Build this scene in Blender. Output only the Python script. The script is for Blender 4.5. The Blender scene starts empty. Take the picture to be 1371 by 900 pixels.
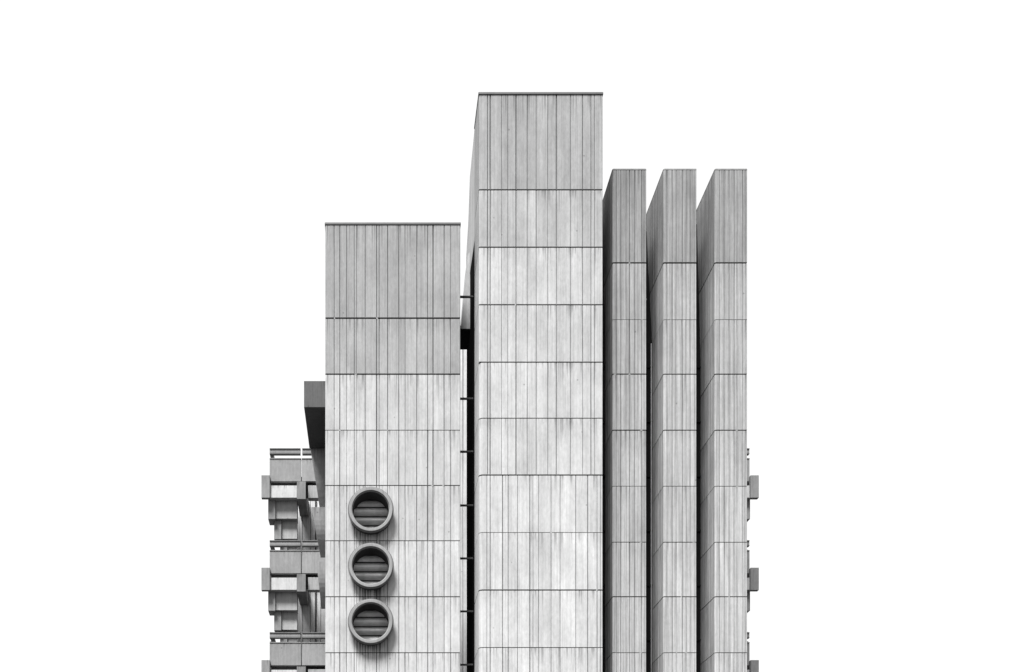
import bpy, bmesh, math, random
from mathutils import Vector
R = math.radians
random.seed(7)
sc = bpy.context.scene
col = sc.collection

# ------------------------------------------------------------------ camera, sky, sun, exposure
D = 60.0                 # metres from the camera to the main facade plane (y = 0)
PPM = 22.7               # photo pixels per metre on that plane
F = D * PPM
EYE = 1.6
cam = bpy.data.cameras.new("camera")
cam.sensor_fit = 'HORIZONTAL'
cam.sensor_width = 36.0
cam.lens = 36.0 * F / 1371.0
cam.shift_x = (685.5 - 500.0) / 1371.0
cam.shift_y = (1250.0 - 450.0) / 1371.0
cam.clip_end = 6000
cam_o = bpy.data.objects.new("camera", cam)
cam_o.location = (0, -D, EYE)
cam_o.rotation_euler = (R(90), 0, 0)
col.objects.link(cam_o)
sc.camera = cam_o

SUN_EL, SUN_AZ = 60.0, 28.0      # azimuth: degrees to the left of the facade normal
w = bpy.data.worlds.new("World")
sc.world = w
w.use_nodes = True
nt = w.node_tree
bg = nt.nodes["Background"]
sky = nt.nodes.new("ShaderNodeTexSky")
sky.sky_type = 'NISHITA'
sky.sun_disc = False
sky.sun_elevation = R(SUN_EL)
sky.sun_rotation = R(180 + SUN_AZ)
sky.air_density = 1.0
sky.dust_density = 6.0
sky.ozone_density = 1.0
bw = nt.nodes.new("ShaderNodeHueSaturation")
bw.inputs["Saturation"].default_value = 0.0
mixw = nt.nodes.new("ShaderNodeMix")
mixw.data_type = 'RGBA'
mixw.inputs["Factor"].default_value = 0.75          # overcast: an even white layer over the clear sky
mixw.inputs["B"].default_value = (9.0, 9.0, 9.0, 1)
nt.links.new(sky.outputs[0], bw.inputs["Color"])
nt.links.new(bw.outputs[0], mixw.inputs["A"])
nt.links.new(mixw.outputs["Result"], bg.inputs["Color"])
bg.inputs["Strength"].default_value = 0.05

sl = bpy.data.lights.new("sun", 'SUN')
sl.energy = 4.1
sl.angle = R(19)
sl.color = (1, 1, 1)
so = bpy.data.objects.new("sun", sl)
dx = math.sin(R(SUN_AZ)) * math.cos(R(SUN_EL))
dy = math.cos(R(SUN_AZ)) * math.cos(R(SUN_EL))
so.rotation_euler = Vector((dx, dy, -math.sin(R(SUN_EL)))).to_track_quat('-Z', 'Y').to_euler()
so.location = (-40, -80, 120)
col.objects.link(so)

vs = sc.view_settings
vs.view_transform = 'Standard'
vs.look = 'None'
vs.gamma = 1.0
vs.use_curve_mapping = False
vs.exposure = 1.5
sc.cycles.max_bounces = 6
sc.cycles.diffuse_bounces = 1

# ------------------------------------------------------------------ helpers
def X(px, d=0.0): return (px - 500.0) * (D + d) / F
def Z(py, d=0.0): return EYE + (1250.0 - py) * (D + d) / F

def setc(o, tone): o.color = (tone, tone, tone, 1.0)

def tag(o, label=None, cat=None, group=None, kind=None):
    o["kind"] = kind or "thing"
    if label: o["label"] = label
    if cat: o["category"] = cat
    if group: o["group"] = group
    return o

def empty(name, loc):
    o = bpy.data.objects.new(name, None)
    o.location = loc
    o.empty_display_size = 0.5
    col.objects.link(o)
    return o

def link(name, me, mat, parent=None, tone=1.0):
    o = bpy.data.objects.new(name, me)
    if mat: me.materials.append(mat)
    if parent is not None:
        o.parent = parent
        base = Vector(parent.location)
        p = parent.parent
        while p is not None:
            base += Vector(p.location); p = p.parent
        for v in me.vertices: v.co -= base      # meshes are written in world metres, then made local to the thing
    setc(o, tone)
    col.objects.link(o)
    return o

def finish(bm, name):
    bmesh.ops.recalc_face_normals(bm, faces=bm.faces)
    me = bpy.data.meshes.new(name)
    bm.to_mesh(me); bm.free()
    return me

def fluted(a, b, seams, wdt=0.055, dep=0.07):
    """points from a (included) to b (excluded) with V grooves at the given distances; each with a board number or -1 in a groove"""
    a = Vector(a); b = Vector(b)
    u = (b - a).normalized(); n = Vector((-u.y, u.x))     # inward
    L = (b - a).length
    out = [(a, 0)]
    k = 0
    for s, st in sorted(seams):
        if s < 0.06 or s > L - 0.06: continue
        ww, dd = wdt * (0.55 + 0.65 * st), dep * st
        out[-1] = (out[-1][0], out[-1][1])
        out.append((a + u * (s - ww / 2), -1))
        out.append((a + u * s + n * dd, -1))
        k += 1
        out.append((a + u * (s + ww / 2), k))
    return out

def arc(c, r, a0, a1, n=5):
    return [(Vector((c[0] + r * math.cos(R(a0 + (a1 - a0) * i / n)), c[1] + r * math.sin(R(a0 + (a1 - a0) * i / n)))), 0) for i in range(n)]

def plan(x0, x1, y0, y1, front, side_l=(), side_r=(), r=0.12, r2=None):
    """counter-clockwise plan outline of a concrete storey, front edge at y0"""
    pts = []
    q = r if r2 is None else r2
    pts += fluted((x0 + r, y0), (x1 - q, y0), [(s - r, st) for s, st in front])
    pts += arc((x1 - q, y0 + q), q, -90, 0)
    pts += fluted((x1, y0 + q), (x1, y1), [(s - q, st) for s, st in side_r])
    pts += [(Vector((x1, y1)), 0)]
    L = y1 - y0
    pts += fluted((x0, y1), (x0, y0 + r), [(L - s, st) for s, st in side_l])
    pts += arc((x0 + r, y0 + r), r, 180, 270)
    return pts

def prism(name, pts, z0, z1, rnd, vary=0.06, hole=None, nfront=0, dab=0.0):
    """extrude a plan outline; every board between two grooves gets its own slight tone"""
    bm = bmesh.new()
    lay = bm.loops.layers.float_color.new("board")
    lo = [bm.verts.new((p.x, p.y, z0)) for p, _ in pts]
    hi = [bm.verts.new((p.x, p.y, z1)) for p, _ in pts]
    n = len(pts)
    tone = 1.0; last = None
    for i in range(n):
        j = (i + 1) % n
        pa, pb = pts[i][0], pts[j][0]
        if hole and i < nfront and pb.x > hole[0] - hole[2] and pa.x < hole[0] + hole[2]:
            # a front board pierced by the round opening: built above and below the circle
            cx, cz, hr = hole
            xs = sorted({pa.x, pb.x} | {x for x in (cx - hr, cx + hr) if pa.x < x < pb.x} |
                        {cx + hr * math.cos(2 * math.pi * q / 96) for q in range(49) if pa.x < cx + hr * math.cos(2 * math.pi * q / 96) < pb.x})
            fs = []
            for u, v in zip(xs, xs[1:]):
                if v - u < 1e-6: continue
                def pt(x, zz): return bm.verts.new((x, pa.y + (pb.y - pa.y) * (x - pa.x) / (pb.x - pa.x), zz))
                hu = math.sqrt(max(0.0, hr * hr - (u - cx) ** 2)); hv = math.sqrt(max(0.0, hr * hr - (v - cx) ** 2))
                fs.append(bm.faces.new((pt(u, z0), pt(v, z0), pt(v, cz - hv), pt(u, cz - hu))))
                fs.append(bm.faces.new((pt(u, cz + hu), pt(v, cz + hv), pt(v, z1), pt(u, z1))))
        else:
            fs = [bm.faces.new((lo[i], lo[j], hi[j], hi[i]))]
        b = pts[i][1]
        if b == -1: t = 0.7
        else:
            if b != last: tone = 1.0 + vary * (rnd.random() * 2 - 1)
            last = b; t = tone
        for f in fs:
            for l in f.loops: l[lay] = (t, t, t, 1)
    for f in (bm.faces.new(hi), bm.faces.new(list(reversed(lo)))):
        for l in f.loops: l[lay] = (0.9, 0.9, 0.9, 1)
    if dab > 0.01:                                  # squeezed-out mortar that bridges the joint here and there
        vs_ = [p for p, b in pts if b == -1 and abs(p.y - pts[0][0].y) < 0.02]
        for p in rnd.sample(vs_, min(len(vs_), rnd.choice((0, 0, 0, 1, 1, 2)))):
            k0 = len(bm.faces); bm.faces.ensure_lookup_table()
            hw = 0.025 + 0.05 * rnd.random()
            x_, y_ = p.x + 0.1 * (rnd.random() - 0.5), pts[0][0].y
            c = [bm.verts.new((x_ + sx * hw, y_ + sy, z0 + sz)) for sx in (-1, 1) for sy in (0.006, 0.11) for sz in (-dab, 0.0)]
            for q in ((0, 4, 5, 1), (2, 3, 7, 6), (0, 1, 3, 2), (4, 6, 7, 5), (0, 2, 6, 4), (1, 5, 7, 3)):
                f = bm.faces.new([c[m] for m in q])
                for l in f.loops: l[lay] = (0.95, 0.95, 0.95, 1)
    if hole:
        me = bpy.data.meshes.new(name); bm.to_mesh(me); bm.free()
        return me
    return finish(bm, name)

def add_box(bm, x0, x1, y0, y1, z0, z1, bev=0.0):
    g = bmesh.ops.create_cube(bm, size=1.0)
    for v in g["verts"]:
        v.co = Vector(((x0 + x1) / 2 + v.co.x * (x1 - x0), (y0 + y1) / 2 + v.co.y * (y1 - y0), (z0 + z1) / 2 + v.co.z * (z1 - z0)))
    if bev:
        es = list({e for v in g["verts"] for e in v.link_edges})
        bmesh.ops.bevel(bm, geom=es, offset=bev, segments=1, affect='EDGES')

def pbox(bm, px0, px1, py0, py1, d0, d1, bev=0.02):
    add_box(bm, X(px0, d0), X(px1, d0), d0, d1, Z(py1, d0), Z(py0, d0), bev)

def white_board(me):
    if "board" not in me.color_attributes:
        a = me.color_attributes.new("board", 'FLOAT_COLOR', 'CORNER')
        for d in a.data: d.color = (1, 1, 1, 1)
    return me

# ------------------------------------------------------------------ materials (black and white place: neutral greys)
def nodes(name):
    m = bpy.data.materials.new(name); m.use_nodes = True
    return m, m.node_tree, m.node_tree.nodes["Principled BSDF"]

def concrete(name, base, streak=0.3, drip=0.45, rings=()):
    m, t, b = nodes(name)
    N, Lk = t.nodes.new, t.links.new
    geo = N("ShaderNodeNewGeometry"); tc = N("ShaderNodeTexCoord")
    def noise(scale, detail, rough=0.6):
        mp = N("ShaderNodeMapping"); mp.inputs["Scale"].default_value = scale
        Lk(geo.outputs["Position"], mp.inputs["Vector"])
        n = N("ShaderNodeTexNoise"); n.inputs["Scale"].default_value = 1.0
        n.inputs["Detail"].default_value = detail; n.inputs["Roughness"].default_value = rough
        Lk(mp.outputs[0], n.inputs["Vector"])
        return n.outputs["Fac"]
    def rng(v, a, c, d, e, smooth=False):
        r = N("ShaderNodeMapRange"); r.inputs[1].default_value = a; r.inputs[2].default_value = c
        r.inputs[3].default_value = d; r.inputs[4].default_value = e
        if smooth: r.interpolation_type = 'SMOOTHSTEP'
        Lk(v, r.inputs[0]); return r.outputs[0]
    def mth(op, a, c):
        n = N("ShaderNodeMath"); n.operation = op
        for i, v in ((0, a), (1, c)):
            if isinstance(v, (int, float)): n.inputs[i].default_value = v
            else: Lk(v, n.inputs[i])
        return n.outputs[0]
    oi = N("ShaderNodeObjectInfo"); at = N("ShaderNodeAttribute"); at.attribute_name = "board"
    sa, sb = N("ShaderNodeSeparateColor"), N("ShaderNodeSeparateColor")
    Lk(oi.outputs["Color"], sa.inputs[0]); Lk(at.outputs["Color"], sb.inputs[0])
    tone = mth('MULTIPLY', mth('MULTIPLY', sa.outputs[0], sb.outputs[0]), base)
    s1 = noise((5.5, 5.5, 0.10), 4, 0.65)          # board-wide streaks
    s2 = noise((17.0, 17.0, 0.22), 3, 0.6)         # fine grain of the shuttering boards
    bl = noise((0.5, 0.5, 0.35), 5, 0.62)          # broad weathering
    fn = noise((7.0, 7.0, 3.0), 6, 0.7)            # mottling
    v = mth('MULTIPLY', tone, rng(s1, 0.3, 0.7, 1 - streak, 1 + streak * 0.55))
    v = mth('MULTIPLY', v, rng(s2, 0.3, 0.7, 1 - streak * 0.7, 1 + streak * 0.5))
    v = mth('MULTIPLY', v, rng(bl, 0.3, 0.7, 0.84, 1.1))
    v = mth('MULTIPLY', v, rng(fn, 0.3, 0.7, 0.88, 1.09))
    md = noise((2.2, 2.2, 0.5), 5, 0.68)           # smeared patches
    v = mth('MULTIPLY', v, rng(md, 0.3, 0.7, 0.92, 1.06))
    # run-off stains that hang from the joint above
    sg = N("ShaderNodeSeparateXYZ"); Lk(tc.outputs["Generated"], sg.inputs[0])
    dn = noise((9.0, 9.0, 0.05), 2, 0.5); dl = noise((2.3, 2.3, 0.05), 2, 0.5)
    start = rng(dl, 0.3, 0.7, 0.95, 0.45)
    fall = N("ShaderNodeMapRange"); Lk(sg.outputs[2], fall.inputs[0]); Lk(start, fall.inputs[1])
    fall.inputs[2].default_value = 1.0; fall.inputs[3].default_value = 0.0; fall.inputs[4].default_value = 1.0
    dm = mth('MULTIPLY', fall.outputs[0], rng(dn, 0.52, 0.66, 0.0, 1.0, True))
    v = mth('MULTIPLY', v, mth('SUBTRACT', 1.0, mth('MULTIPLY', dm, drip)))
    # pale lime bloom just under the joints
    top = rng(sg.outputs[2], 0.86, 1.0, 0.0, 1.0)
    en = noise((6.0, 6.0, 2.5), 4, 0.7)
    v = mth('MULTIPLY', v, mth('ADD', 1.0, mth('MULTIPLY', mth('MULTIPLY', top, rng(en, 0.5, 0.62, 0.0, 1.0, True)), 0.09)))
    # dark pock marks and tie holes
    vo = N("ShaderNodeTexVoronoi"); vo.inputs["Scale"].default_value = 0.9
    Lk(geo.outputs["Position"], vo.inputs["Vector"])
    v = mth('MULTIPLY', v, rng(vo.outputs["Distance"], 0.025, 0.06, 0.6, 1.0))
    if rings:                                      # grimy trails of water that drips off the round windows
        sp = N("ShaderNodeSeparateXYZ"); Lk(geo.outputs["Position"], sp.inputs[0])
        rn = noise((11.0, 0.1, 0.12), 2, 0.5)
        for (cx, cz, rad) in rings:
            ax = mth('ABSOLUTE', mth('SUBTRACT', sp.outputs[0], cx), 0)
            wide = rng(ax, rad * 0.45, rad * 0.9, 1.0, 0.0, True)
            below = rng(sp.outputs[2], cz - rad * 1.05 - 0.9, cz - rad * 0.9, 0.0, 1.0)
            cut = rng(sp.outputs[2], cz - rad * 0.6, cz - rad * 0.5, 1.0, 0.0)
            k = mth('MULTIPLY', mth('MULTIPLY', wide, below), mth('MULTIPLY', cut, rng(rn, 0.42, 0.6, 0.0, 1.0, True)))
            v = mth('MULTIPLY', v, mth('SUBTRACT', 1.0, mth('MULTIPLY', k, 0.8)))
    Lk(v, b.inputs["Base Color"])
    b.inputs["Roughness"].default_value = 0.88
    b.inputs["Specular IOR Level"].default_value = 0.1
    bp = N("ShaderNodeBump"); bp.inputs["Strength"].default_value = 0.35; bp.inputs["Distance"].default_value = 0.02
    Lk(mth('ADD', s2, mth('MULTIPLY', fn, 0.7)), bp.inputs["Height"]); Lk(bp.outputs[0], b.inputs["Normal"])
    return m

def plain(name, v, rough=0.6, metal=0.0, mott=0.15, spec=0.3):
    m, t, b = nodes(name)
    n = t.nodes.new("ShaderNodeTexNoise"); n.inputs["Scale"].default_value = 2.5; n.inputs["Detail"].default_value = 5
    g = t.nodes.new("ShaderNodeNewGeometry"); t.links.new(g.outputs["Position"], n.inputs["Vector"])
    r = t.nodes.new("ShaderNodeMapRange"); r.inputs[1].default_value = 0.3; r.inputs[2].default_value = 0.7
    r.inputs[3].default_value = v * (1 - mott); r.inputs[4].default_value = v * (1 + mott)
    t.links.new(n.outputs["Fac"], r.inputs[0]); t.links.new(r.outputs[0], b.inputs["Base Color"])
    b.inputs["Specular IOR Level"].default_value = spec
    b.inputs["Roughness"].default_value = rough; b.inputs["Metallic"].default_value = metal
    return m

RING = [(496.4, 681.6), (496.5, 756.8), (496.3, 831.8)]
RD = -0.55
rings_w = [(X(a, RD), Z(b, RD) , 1.31) for a, b in RING]
M_T1 = concrete("portholed_tower_concrete", 0.34, streak=0.13, drip=0.5, rings=rings_w)
M_T2 = concrete("tall_tower_concrete", 0.34, streak=0.14)
M_FIN = concrete("fin_concrete", 0.30, streak=0.30)
M_WING = concrete("wing_concrete", 0.33, streak=0.22)
M_BALC = concrete("balcony_concrete", 0.21, streak=0.10, drip=0.4)
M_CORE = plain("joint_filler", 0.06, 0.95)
M_COPE = plain("lead_coping", 0.06, 0.5)
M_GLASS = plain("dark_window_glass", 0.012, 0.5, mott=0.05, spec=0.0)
M_FRAME = plain("aluminium_mullion", 0.35, 0.4, 0.6)
M_RING = concrete("cast_ring_concrete", 0.2, streak=0.1, drip=0.2)
M_TUBE = plain("shade_dark_duct", 0.05, 0.8, spec=0.1)  # shade inside and under the rings is put into this near-black colour
M_LOUV = plain("metal_louvre", 0.48, 0.5, 0.2)
M_GROUND = plain("asphalt", 0.045, 0.9)

# ------------------------------------------------------------------ ground
bm = bmesh.new()
bmesh.ops.create_grid(bm, x_segments=8, y_segments=8, size=2500)
g = link("ground", finish(bm, "ground"), M_GROUND)
g["kind"] = "structure"

# ------------------------------------------------------------------ towers of stacked concrete storeys
def storeys(tower, x0, x1, d0, depth, top, joints, seams_for, tones, mat, rnd, r=0.12, side=True, gaps=None, coping=0.14, cmat=None, proud=0.03, ctone=1.0, holes=(), inset=0.13, round_from=0, rr=0.05):
    """one wall_panel per storey, a dark core showing in the joints, a coping on top"""
    zt = Z(top, d0) - coping
    zs = [zt] + [Z(j, d0) for j in joints] + [0.0]
    out = []
    for i in range(len(zs) - 1):
        gt = 0.0 if i == 0 else gaps[i - 1] / 2
        gb = 0.0 if i == len(zs) - 2 else gaps[i] / 2
        fr = [(X(px, d0) - x0, max(0.15, min(1.3, st * (0.6 + 0.8 * rnd.random())))) for px, st in seams_for(i)]
        sd = [(0.42 + 0.55 * k + 0.12 * rnd.random(), 0.5 + 0.5 * rnd.random()) for k in range(int((depth - 0.6) / 0.55))] if side else []
        hole = [h for h in holes if zs[i + 1] < h[1] < zs[i]]
        pl = plan(x0, x1, d0 + 0.016 * rnd.random(), d0 + depth, fr, sd, sd, r if i >= round_from else 0.06, rr)
        nf = max(k for k, (p, _) in enumerate(pl[:len(pl) // 2 + 60]) if abs(p.y - d0) < 0.06 and p.x < x1 - rr * 0.99) if hole else 0
        me = prism("wall_panel", pl, zs[i + 1] + gb, zs[i] - gt, rnd, hole=hole[0] if hole else None, nfront=nf, dab=gb * 1.9)
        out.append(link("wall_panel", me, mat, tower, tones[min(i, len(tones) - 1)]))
    bm = bmesh.new()
    add_box(bm, x0 + 0.13, x1 - 0.13, d0 + inset, d0 + depth - 0.13, 0.02, zt - 0.05)
    link("core", finish(bm, "core"), M_CORE, tower)
    bm = bmesh.new()
    add_box(bm, x0 - proud, x1 + proud, d0 - proud, d0 + depth + proud, zt, zt + coping, 0.02)
    cm = finish(bm, "coping")
    if cmat: cm = prism("coping", plan(x0 - proud, x1 + proud, d0 - proud, d0 + depth, (), (), (), r, rr), zt, zt + coping, rnd)
    link("coping", white_board(cm), cmat or M_COPE, tower, ctone)
    return out

# left tower with the three round windows
S1 = [(447.5, .6), (455, .7), (464, .35), (474.4, .5), (477.5, .3), (489, .6), (504.3, 1), (507.7, .45), (519, .6), (534, .6), (542.5, .4),
      (558, .7), (572.6, 1), (579.9, 1), (594.7, .6), (603.3, .55)]
d1 = 0.0
T1x0, T1x1 = X(435.5), X(616.3)
t1 = tag(empty("tower_block", ((T1x0 + T1x1) / 2, 0.0, 0)), "mid-height pale concrete tower with three round windows stacked low on its face", "tower")
rn1 = random.Random(11)
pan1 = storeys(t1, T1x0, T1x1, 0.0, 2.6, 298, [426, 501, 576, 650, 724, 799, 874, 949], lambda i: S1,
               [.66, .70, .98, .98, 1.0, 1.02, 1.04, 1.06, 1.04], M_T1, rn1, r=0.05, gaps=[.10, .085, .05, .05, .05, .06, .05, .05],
               holes=[(a, b, 1.24) for a, b, _ in rings_w], inset=1.15)
def lathe(prof, cx, cz, seg=72):
    bm = bmesh.new()
    rows = []
    for r_, y_ in prof:
        rows.append([bm.verts.new((cx + r_ * math.cos(2 * math.pi * k / seg), y_, cz + r_ * math.sin(2 * math.pi * k / seg))) for k in range(seg)])
    for a, b in zip(rows, rows[1:]):
        for k in range(seg):
            f = bm.faces.new((a[k], a[(k + 1) % seg], b[(k + 1) % seg], b[k])); f.smooth = False
    return bm
for (cx, cz, rad) in rings_w:
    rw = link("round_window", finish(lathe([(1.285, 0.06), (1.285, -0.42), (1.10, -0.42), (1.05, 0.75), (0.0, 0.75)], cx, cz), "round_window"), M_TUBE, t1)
    link("rim", white_board(finish(lathe([(1.285, -0.44), (1.285, -0.53), (1.265, -0.55), (1.125, -0.55), (1.11, -0.54), (1.10, -0.44), (1.062, -0.415), (1.285, -0.44)], cx, cz), "rim")), M_RING, rw)
    link("flange", white_board(finish(lathe([(1.288, -0.36), (1.345, -0.39), (1.345, -0.455), (1.33, -0.47), (1.288, -0.47), (1.288, -0.36)], cx, cz), "flange")), M_RING, rw, 0.6)
    bm = bmesh.new()
    yb = 0.68
    for z0, z1, bul in ((-1.0, -0.54, 0.10), (-0.46, 0.0, 0.30), (0.08, 0.56, 0.24), (0.64, 1.0, 0.05)):
        n = 10; prev = None
        for k in range(n + 1):
            u = k / n
            z = z0 + (z1 - z0) * u
            y = yb - bul * math.sin(math.pi * u) ** 0.8
            hw = math.sqrt(max(0.004, 1.045 ** 2 - z * z))
            cur = [bm.verts.new((cx - hw, y, cz + z)), bm.verts.new((cx + hw, y, cz + z))]
            if prev: bm.faces.new((prev[0], prev[1], cur[1], cur[0])).smooth = True
            prev = cur
    link("louvre", finish(bm, "louvre"), M_LOUV, rw)
bm = bmesh.new(); add_box(bm, T1x0 + 0.01, T1x0 + 3.6, 2.605, 7.6, 0.02, Z(330, 0))
link("rear_core", white_board(finish(bm, "rear_core")), M_BALC, t1, 0.9)
# boxed-out bay high on its left side and the wedge brackets below it
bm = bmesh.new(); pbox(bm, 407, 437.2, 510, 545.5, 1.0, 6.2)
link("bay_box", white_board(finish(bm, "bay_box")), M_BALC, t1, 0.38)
def wedge(pts, d_top, d_bot, d_back):
    """bracket on the tower's side: upright at its head, curving back underneath towards its foot"""
    bm = bmesh.new()
    y0, y1 = pts[0][1], pts[-1][1]
    n = 10; rows = []
    for i in range(n + 1):
        u = i / n; py = y0 + (y1 - y0) * u
        d = d_top + (d_bot - d_top) * u ** 3
        for (xa, ya), (xb, yb) in zip(pts, pts[1:]):
            if ya <= py <= yb + 1e-6: px = xa + (xb - xa) * (py - ya) / (yb - ya)
        z = Z(py, d_top)
        rows.append([bm.verts.new(p) for p in ((X(px, d), d, z), (T1x0 + 0.008, d, z), (T1x0 + 0.008, d_back, z), (X(px, d), d_back, z))])
    for a, b in zip(rows, rows[1:]):
        for k in range(4): bm.faces.new((a[k], a[(k + 1) % 4], b[(k + 1) % 4], b[k]))
    bm.faces.new(rows[0]); bm.faces.new(list(reversed(rows[-1])))
    return white_board(finish(bm, "wedge_bracket"))
link("wedge_bracket", wedge([(415.5, 599), (428.5, 676)], 6.21, 7.2, 7.55), M_BALC, t1, 1.2)
link("wedge_bracket", wedge([(416.5, 679), (424, 715), (429, 737)], 6.3, 7.3, 7.58), M_BALC, t1, 1.0)
link("wedge_bracket", wedge([(423.5, 752), (430, 807)], 6.3, 7.3, 7.58), M_BALC, t1, 1.0)

# tallest tower
d2 = -1.6
A2 = [(652.8, .7), (656.4, 1), (671.5, .35), (680, .35), (691, 1), (706, .5), (718, .8), (733.4, .55), (745, .9), (763.8, .55), (780, .6), (791.3, .9), (796, .5)]
B2 = [(652, .6), (656.4, .9), (673, .8), (680.5, .7), (693, .6), (709.5, .95), (713.7, .4), (721, .45), (738, .5), (750, .6), (771, .6), (787, .8), (799.6, .7), (804, .45)]
x0, x1 = X(641.2, d2), X(807, d2)
t2 = tag(empty("tower_block", ((x0 + x1) / 2, d2, 0)), "tallest board-marked concrete tower, standing in the middle of the group", "tower")
rn2 = random.Random(5)
storeys(t2, x0, x1, d2, 2.5, 123.5, [254, 331, 408, 485, 560, 636, 713, 790, 867, 944], lambda i: A2 if i < 6 else B2,
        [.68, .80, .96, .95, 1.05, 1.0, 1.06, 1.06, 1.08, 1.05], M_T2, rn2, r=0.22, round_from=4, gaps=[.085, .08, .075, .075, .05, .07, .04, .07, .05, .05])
# upper side wall, its roof falling away to the back
zt = lambda py, d: Z(py, d)
dA = d2 + 2.5 + 0.004
zlow = Z(322, dA)
prof = [(dA, zlow), (dA, Z(123.5, d2) - 0.10), (3.9, Z(237, 3.9)), (5.0, Z(300, 5.0)), (6.5, Z(345, 6.5)), (6.5, zlow)]
prof[2] = (3.9, min(prof[2][1], Z(123.5, d2) - 0.3))
bm = bmesh.new()
a = [bm.verts.new((x0, y, z)) for y, z in prof]; b = [bm.verts.new((x1 - 0.2, y, z)) for y, z in prof]
bm.faces.new(a); bm.faces.new(list(reversed(b)))
for i in range(len(a)):
    j = (i + 1) % len(a); bm.faces.new((a[i], b[i], b[j], a[j]))
link("side_wall", white_board(finish(bm, "side_wall")), M_T2, t2, 0.95)
bm = bmesh.new(); add_box(bm, x0 + 0.02, x1 - 0.25, dA, 6.3, 0.02, zlow - 0.004)
link("side_glazing", finish(bm, "side_glazing"), M_GLASS, t2)
for py in (397, 533.5, 604.5, 676.5, 747.5, 818.5, 890):
    bm = bmesh.new(); add_box(bm, T1x1 + 0.005, x0 + 0.018, 1.9, 2.02, Z(py + 0.9, 1.9), Z(py - 1.2, 1.9), 0.005)
    link("tie_bar", finish(bm, "tie_bar"), M_CORE, t2)
# overhanging link box with a sloping side, closed below by a shade-dark plate
dl = 3.95
pts = [(640, 330), (626.5, 340), (624.5, 362), (617.2, 436), (611, 436.2), (611, 440.2), (640, 440.2)]
bm = bmesh.new()
a = [bm.verts.new((X(px, dl), dl, Z(py, dl))) for px, py in pts]; b = [bm.verts.new((X(px, dl), 6.1, Z(py, dl))) for px, py in pts]
bm.faces.new(a); bm.faces.new(list(reversed(b)))
for i in range(len(a)):
    j = (i + 1) % len(a); bm.faces.new((a[i], b[i], b[j], a[j]))
link("overhang", white_board(finish(bm, "overhang")), M_T2, t2, 0.9)
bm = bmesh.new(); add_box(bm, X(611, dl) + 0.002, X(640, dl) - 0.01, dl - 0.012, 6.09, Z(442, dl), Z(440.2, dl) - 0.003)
link("soffit_shade_plate", finish(bm, "soffit_shade_plate"), M_GLASS, t2)  # added plate; the shade under the box is put into its colour

# three slender fins: one built, two copied
fx0, fx1 = X(820), X(865.4)
SF = [(6, .4), (11.5, .5), (18, .3), (24.5, .55), (30.5, .45), (37.5, .45), (41.5, .3)]
fins = []
for px0, px1, seed, mul, lab in ((820, 865.4, 3, 1.0, "narrow concrete fin right beside the tallest tower"),
                                 (888.2, 932.6, 21, 1.08, "narrow concrete fin in the middle of the row of three"),
                                 (957, 1000.6, 34, 1.07, "narrow concrete fin at the outer end of the row, balconies peeping out behind it")):
    fin = tag(empty("fin_tower", (X((px0 + px1) / 2), 0, 0)), lab, "tower", "slender concrete fins in a row")
    rf = random.Random(seed)
    jit = [(px0 + p + rf.uniform(-1.6, 1.6), min(.8, st * rf.uniform(.6, 1.4))) for p, st in SF]
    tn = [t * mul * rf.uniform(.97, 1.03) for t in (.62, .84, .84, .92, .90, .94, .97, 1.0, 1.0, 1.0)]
    storeys(fin, X(px0), X(px1), 0.0, 9.0, 226, [352, 428, 501, 576, 651, 726, 799, 874, 949], lambda i: jit,
            tn, M_FIN, rf, r=0.09, gaps=[.085, .03, .07, .06, .04, .045, .06, .04, .04], coping=0.08, cmat=M_FIN, proud=0.004, ctone=0.55)
    fins.append(fin)
fin = fins[0]

# dark glazing strips set back in the slots
def strip(px_l, px_r_world, d, top, label, mull, bars, d_up, top_up):
    xl, xr = px_l, px_r_world
    o = tag(empty("window_strip", ((xl + xr) / 2, d, 0)), label, "window")
    bm = bmesh.new()                               # upright glazing; its near-black raked head is shaped to pass for slot shade
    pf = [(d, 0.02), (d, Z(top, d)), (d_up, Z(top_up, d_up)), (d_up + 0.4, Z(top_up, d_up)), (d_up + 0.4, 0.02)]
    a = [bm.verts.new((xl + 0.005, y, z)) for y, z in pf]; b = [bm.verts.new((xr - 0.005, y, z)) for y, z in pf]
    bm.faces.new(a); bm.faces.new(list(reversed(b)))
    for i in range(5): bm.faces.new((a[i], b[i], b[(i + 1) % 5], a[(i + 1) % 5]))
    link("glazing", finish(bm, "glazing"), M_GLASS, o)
    if mull:
        bm = bmesh.new(); xm = X(mull, d); add_box(bm, xm - 0.03, xm + 0.03, d - 0.08, d - 0.002, 0.02, Z(461, d))
        link("mullion", finish(bm, "mullion"), M_FRAME, o)
    for py in bars:
        bm = bmesh.new()
        add_box(bm, xl + 0.006, xr - 0.006, d - 0.06, d - 0.003, Z(py + 1, d), Z(py - 1, d))
        link("transom", finish(bm, "transom"), M_GLASS, o)
f2, f3 = X(888.2), X(957); f2b = X(932.6)
bars = [492 + 73 * k for k in range(7)]
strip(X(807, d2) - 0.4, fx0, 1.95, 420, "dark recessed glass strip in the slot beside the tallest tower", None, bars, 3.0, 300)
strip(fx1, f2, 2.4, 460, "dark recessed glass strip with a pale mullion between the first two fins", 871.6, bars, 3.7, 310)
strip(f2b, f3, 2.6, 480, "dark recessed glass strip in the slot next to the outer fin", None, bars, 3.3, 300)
lb = bmesh.new(); add_box(lb, fx1, fx1 + 0.34, 1.2, 1.32, Z(401.5, 1.2), Z(399.5, 1.2), 0.01)
link("bracket", finish(lb, "bracket"), M_FRAME, fin)

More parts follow.
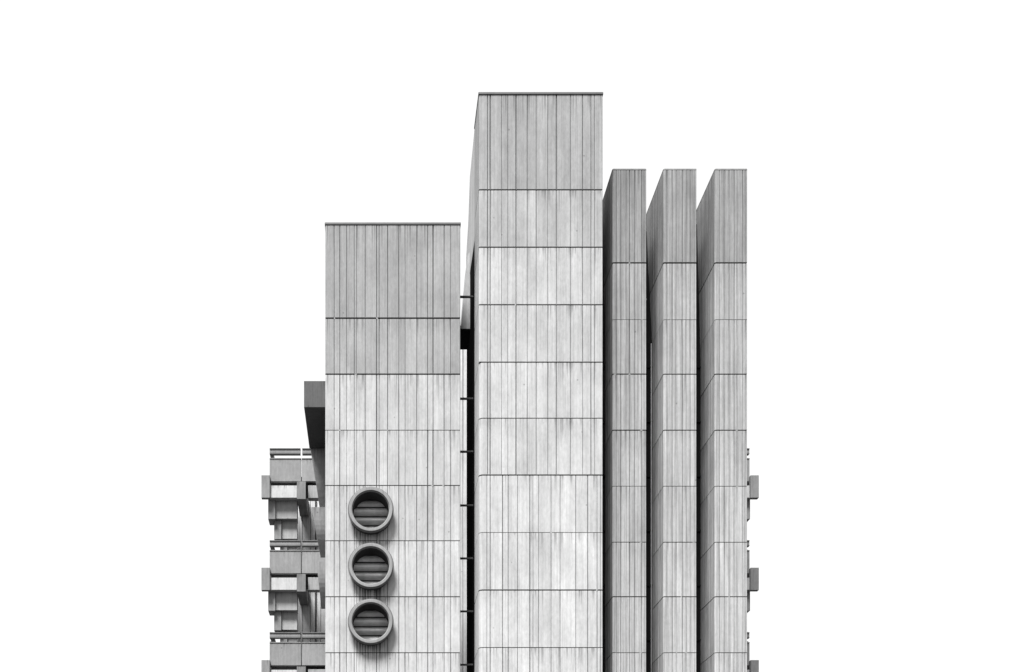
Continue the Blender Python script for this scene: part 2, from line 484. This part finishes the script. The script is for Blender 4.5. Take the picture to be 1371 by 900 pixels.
# ------------------------------------------------------------------ rear wings and their corner balconies
XC = X(682.3, 12.7)
WD = 15.4
def wing(label):
    xa, xb = X(398, WD), X(560, WD)
    o = tag(empty("rear_wing", ((xa + xb) / 2, WD, 0)), label, "building")
    fr = [(0.35 + 0.62 * k + 0.2 * rn1.random(), 0.5 + 0.5 * rn1.random()) for k in range(13)]
    link("wall", prism("wall", plan(xa, xb, WD, WD + 11, fr, (), (), 0.04), 0.02, Z(622, WD), rn1), M_WING, o, 1.8)
    xc = X(640, WD)
    xe = 2 * XC - xa
    link("wall", prism("wall", plan(xc + 0.01, xe, WD, WD + 11, [(0.5 + 0.7 * k, 0.7) for k in range(24)], (), (), 0.04), 0.02, Z(622, WD), rn1), M_WING, o, 1.6)
    link("upper_wall", prism("upper_wall", plan(xb + 0.01, xc, WD, WD + 11, [(0.5 + 0.7 * k, 0.7) for k in range(6)], (), (), 0.04), 0.02, Z(452, WD), rn1), M_WING, o, 1.35)
    bm = bmesh.new(); add_box(bm, xa + .3, xb - .3, WD + .3, WD + 10.7, Z(622, WD), Z(622, WD) + 0.12)
    link("roof", finish(bm, "roof"), M_COPE, o)
wing("pale rear wing rising behind the left balconies and the porthole tower")

PER = 123.2 * (D + 12.7) / F
def balcony(name, mirror, y0=600.0):
    fl = (lambda v: 2 * XC - v) if mirror else (lambda v: v)
    root = empty(name, (fl(X(398, 12.7)), 12.7, Z(y0 + 68, 12.7)))
    def part(nm, boxes, mat=M_BALC, tone=1.0, parent=None):
        bm = bmesh.new()
        for (a0, a1, b0, b1, c0, c1) in boxes:
            xs = sorted((fl(X(a0, c0)), fl(X(a1, c0))))
            add_box(bm, xs[0], xs[1], c0, c1, Z(y0 + b1, c0), Z(y0 + b0, c0), 0.012)
        return link(nm, white_board(finish(bm, nm)), mat, parent or root, tone)
    for a0, a1 in ((361, 402.3), (404.6, 438)):
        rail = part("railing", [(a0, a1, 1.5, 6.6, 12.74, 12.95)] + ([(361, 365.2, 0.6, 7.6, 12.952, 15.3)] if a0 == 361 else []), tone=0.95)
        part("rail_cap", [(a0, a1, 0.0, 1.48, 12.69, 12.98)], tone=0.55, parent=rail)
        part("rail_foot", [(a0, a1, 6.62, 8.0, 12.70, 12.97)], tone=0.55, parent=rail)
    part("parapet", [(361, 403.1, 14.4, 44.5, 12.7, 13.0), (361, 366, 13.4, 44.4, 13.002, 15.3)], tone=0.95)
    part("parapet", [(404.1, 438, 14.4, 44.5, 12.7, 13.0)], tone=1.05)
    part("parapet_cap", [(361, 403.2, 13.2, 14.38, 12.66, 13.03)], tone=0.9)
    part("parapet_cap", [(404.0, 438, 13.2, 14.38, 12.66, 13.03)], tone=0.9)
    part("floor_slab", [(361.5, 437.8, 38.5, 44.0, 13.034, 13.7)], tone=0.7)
    part("recess_shade_panel", [(355, 397.3, 44.3, 66.0, 13.104, 13.3)], M_CORE)  # added backing panels, near-black to paint in the shade below the parapet
    part("recess_shade_panel", [(409.6, 437.8, 44.3, 66.0, 13.305, 13.5)], M_CORE)
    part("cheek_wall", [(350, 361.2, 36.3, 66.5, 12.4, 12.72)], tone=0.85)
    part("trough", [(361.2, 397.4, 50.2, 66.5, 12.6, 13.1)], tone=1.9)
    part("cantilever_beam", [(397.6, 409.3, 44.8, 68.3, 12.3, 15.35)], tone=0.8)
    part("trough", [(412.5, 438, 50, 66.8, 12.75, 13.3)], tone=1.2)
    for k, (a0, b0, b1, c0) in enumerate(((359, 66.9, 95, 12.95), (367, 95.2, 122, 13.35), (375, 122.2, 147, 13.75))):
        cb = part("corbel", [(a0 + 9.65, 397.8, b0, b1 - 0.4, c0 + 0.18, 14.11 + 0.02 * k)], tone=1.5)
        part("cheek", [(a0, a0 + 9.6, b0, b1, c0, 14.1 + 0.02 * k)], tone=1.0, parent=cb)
    part("downpipe", [(421.5, 423.3, 67, 147, 15.25, 15.385)], M_CORE)
    return root
LAB = ["topmost of the stepped corner balconies left of the porthole tower", "second stepped corner balcony down, left of the porthole tower",
       "lowest stepped corner balcony in view, left of the porthole tower"]
RAB = ["topmost of the balconies peeping out beyond the outer fin", "second balcony down of those peeping out beyond the outer fin",
       "lowest balcony in view peeping out beyond the outer fin"]
for mirror, labs, grp in ((False, LAB, "stepped corner balconies left of the towers"), (True, RAB, "corner balconies showing beyond the outer fin")):
    first = balcony("balcony", mirror)
    kids = [o for o in col.objects if o.parent == first]
    tag(first, labs[0], "balcony", grp)
    for i in (1, 2):
        c = first.copy(); c.location.z -= PER * i; c["label"] = labs[i]; col.objects.link(c)
        for k in kids:
            q = k.copy(); q.parent = c; col.objects.link(q)
            for sub in [o for o in col.objects if o.parent == k]:
                z = sub.copy(); z.parent = q; col.objects.link(z)
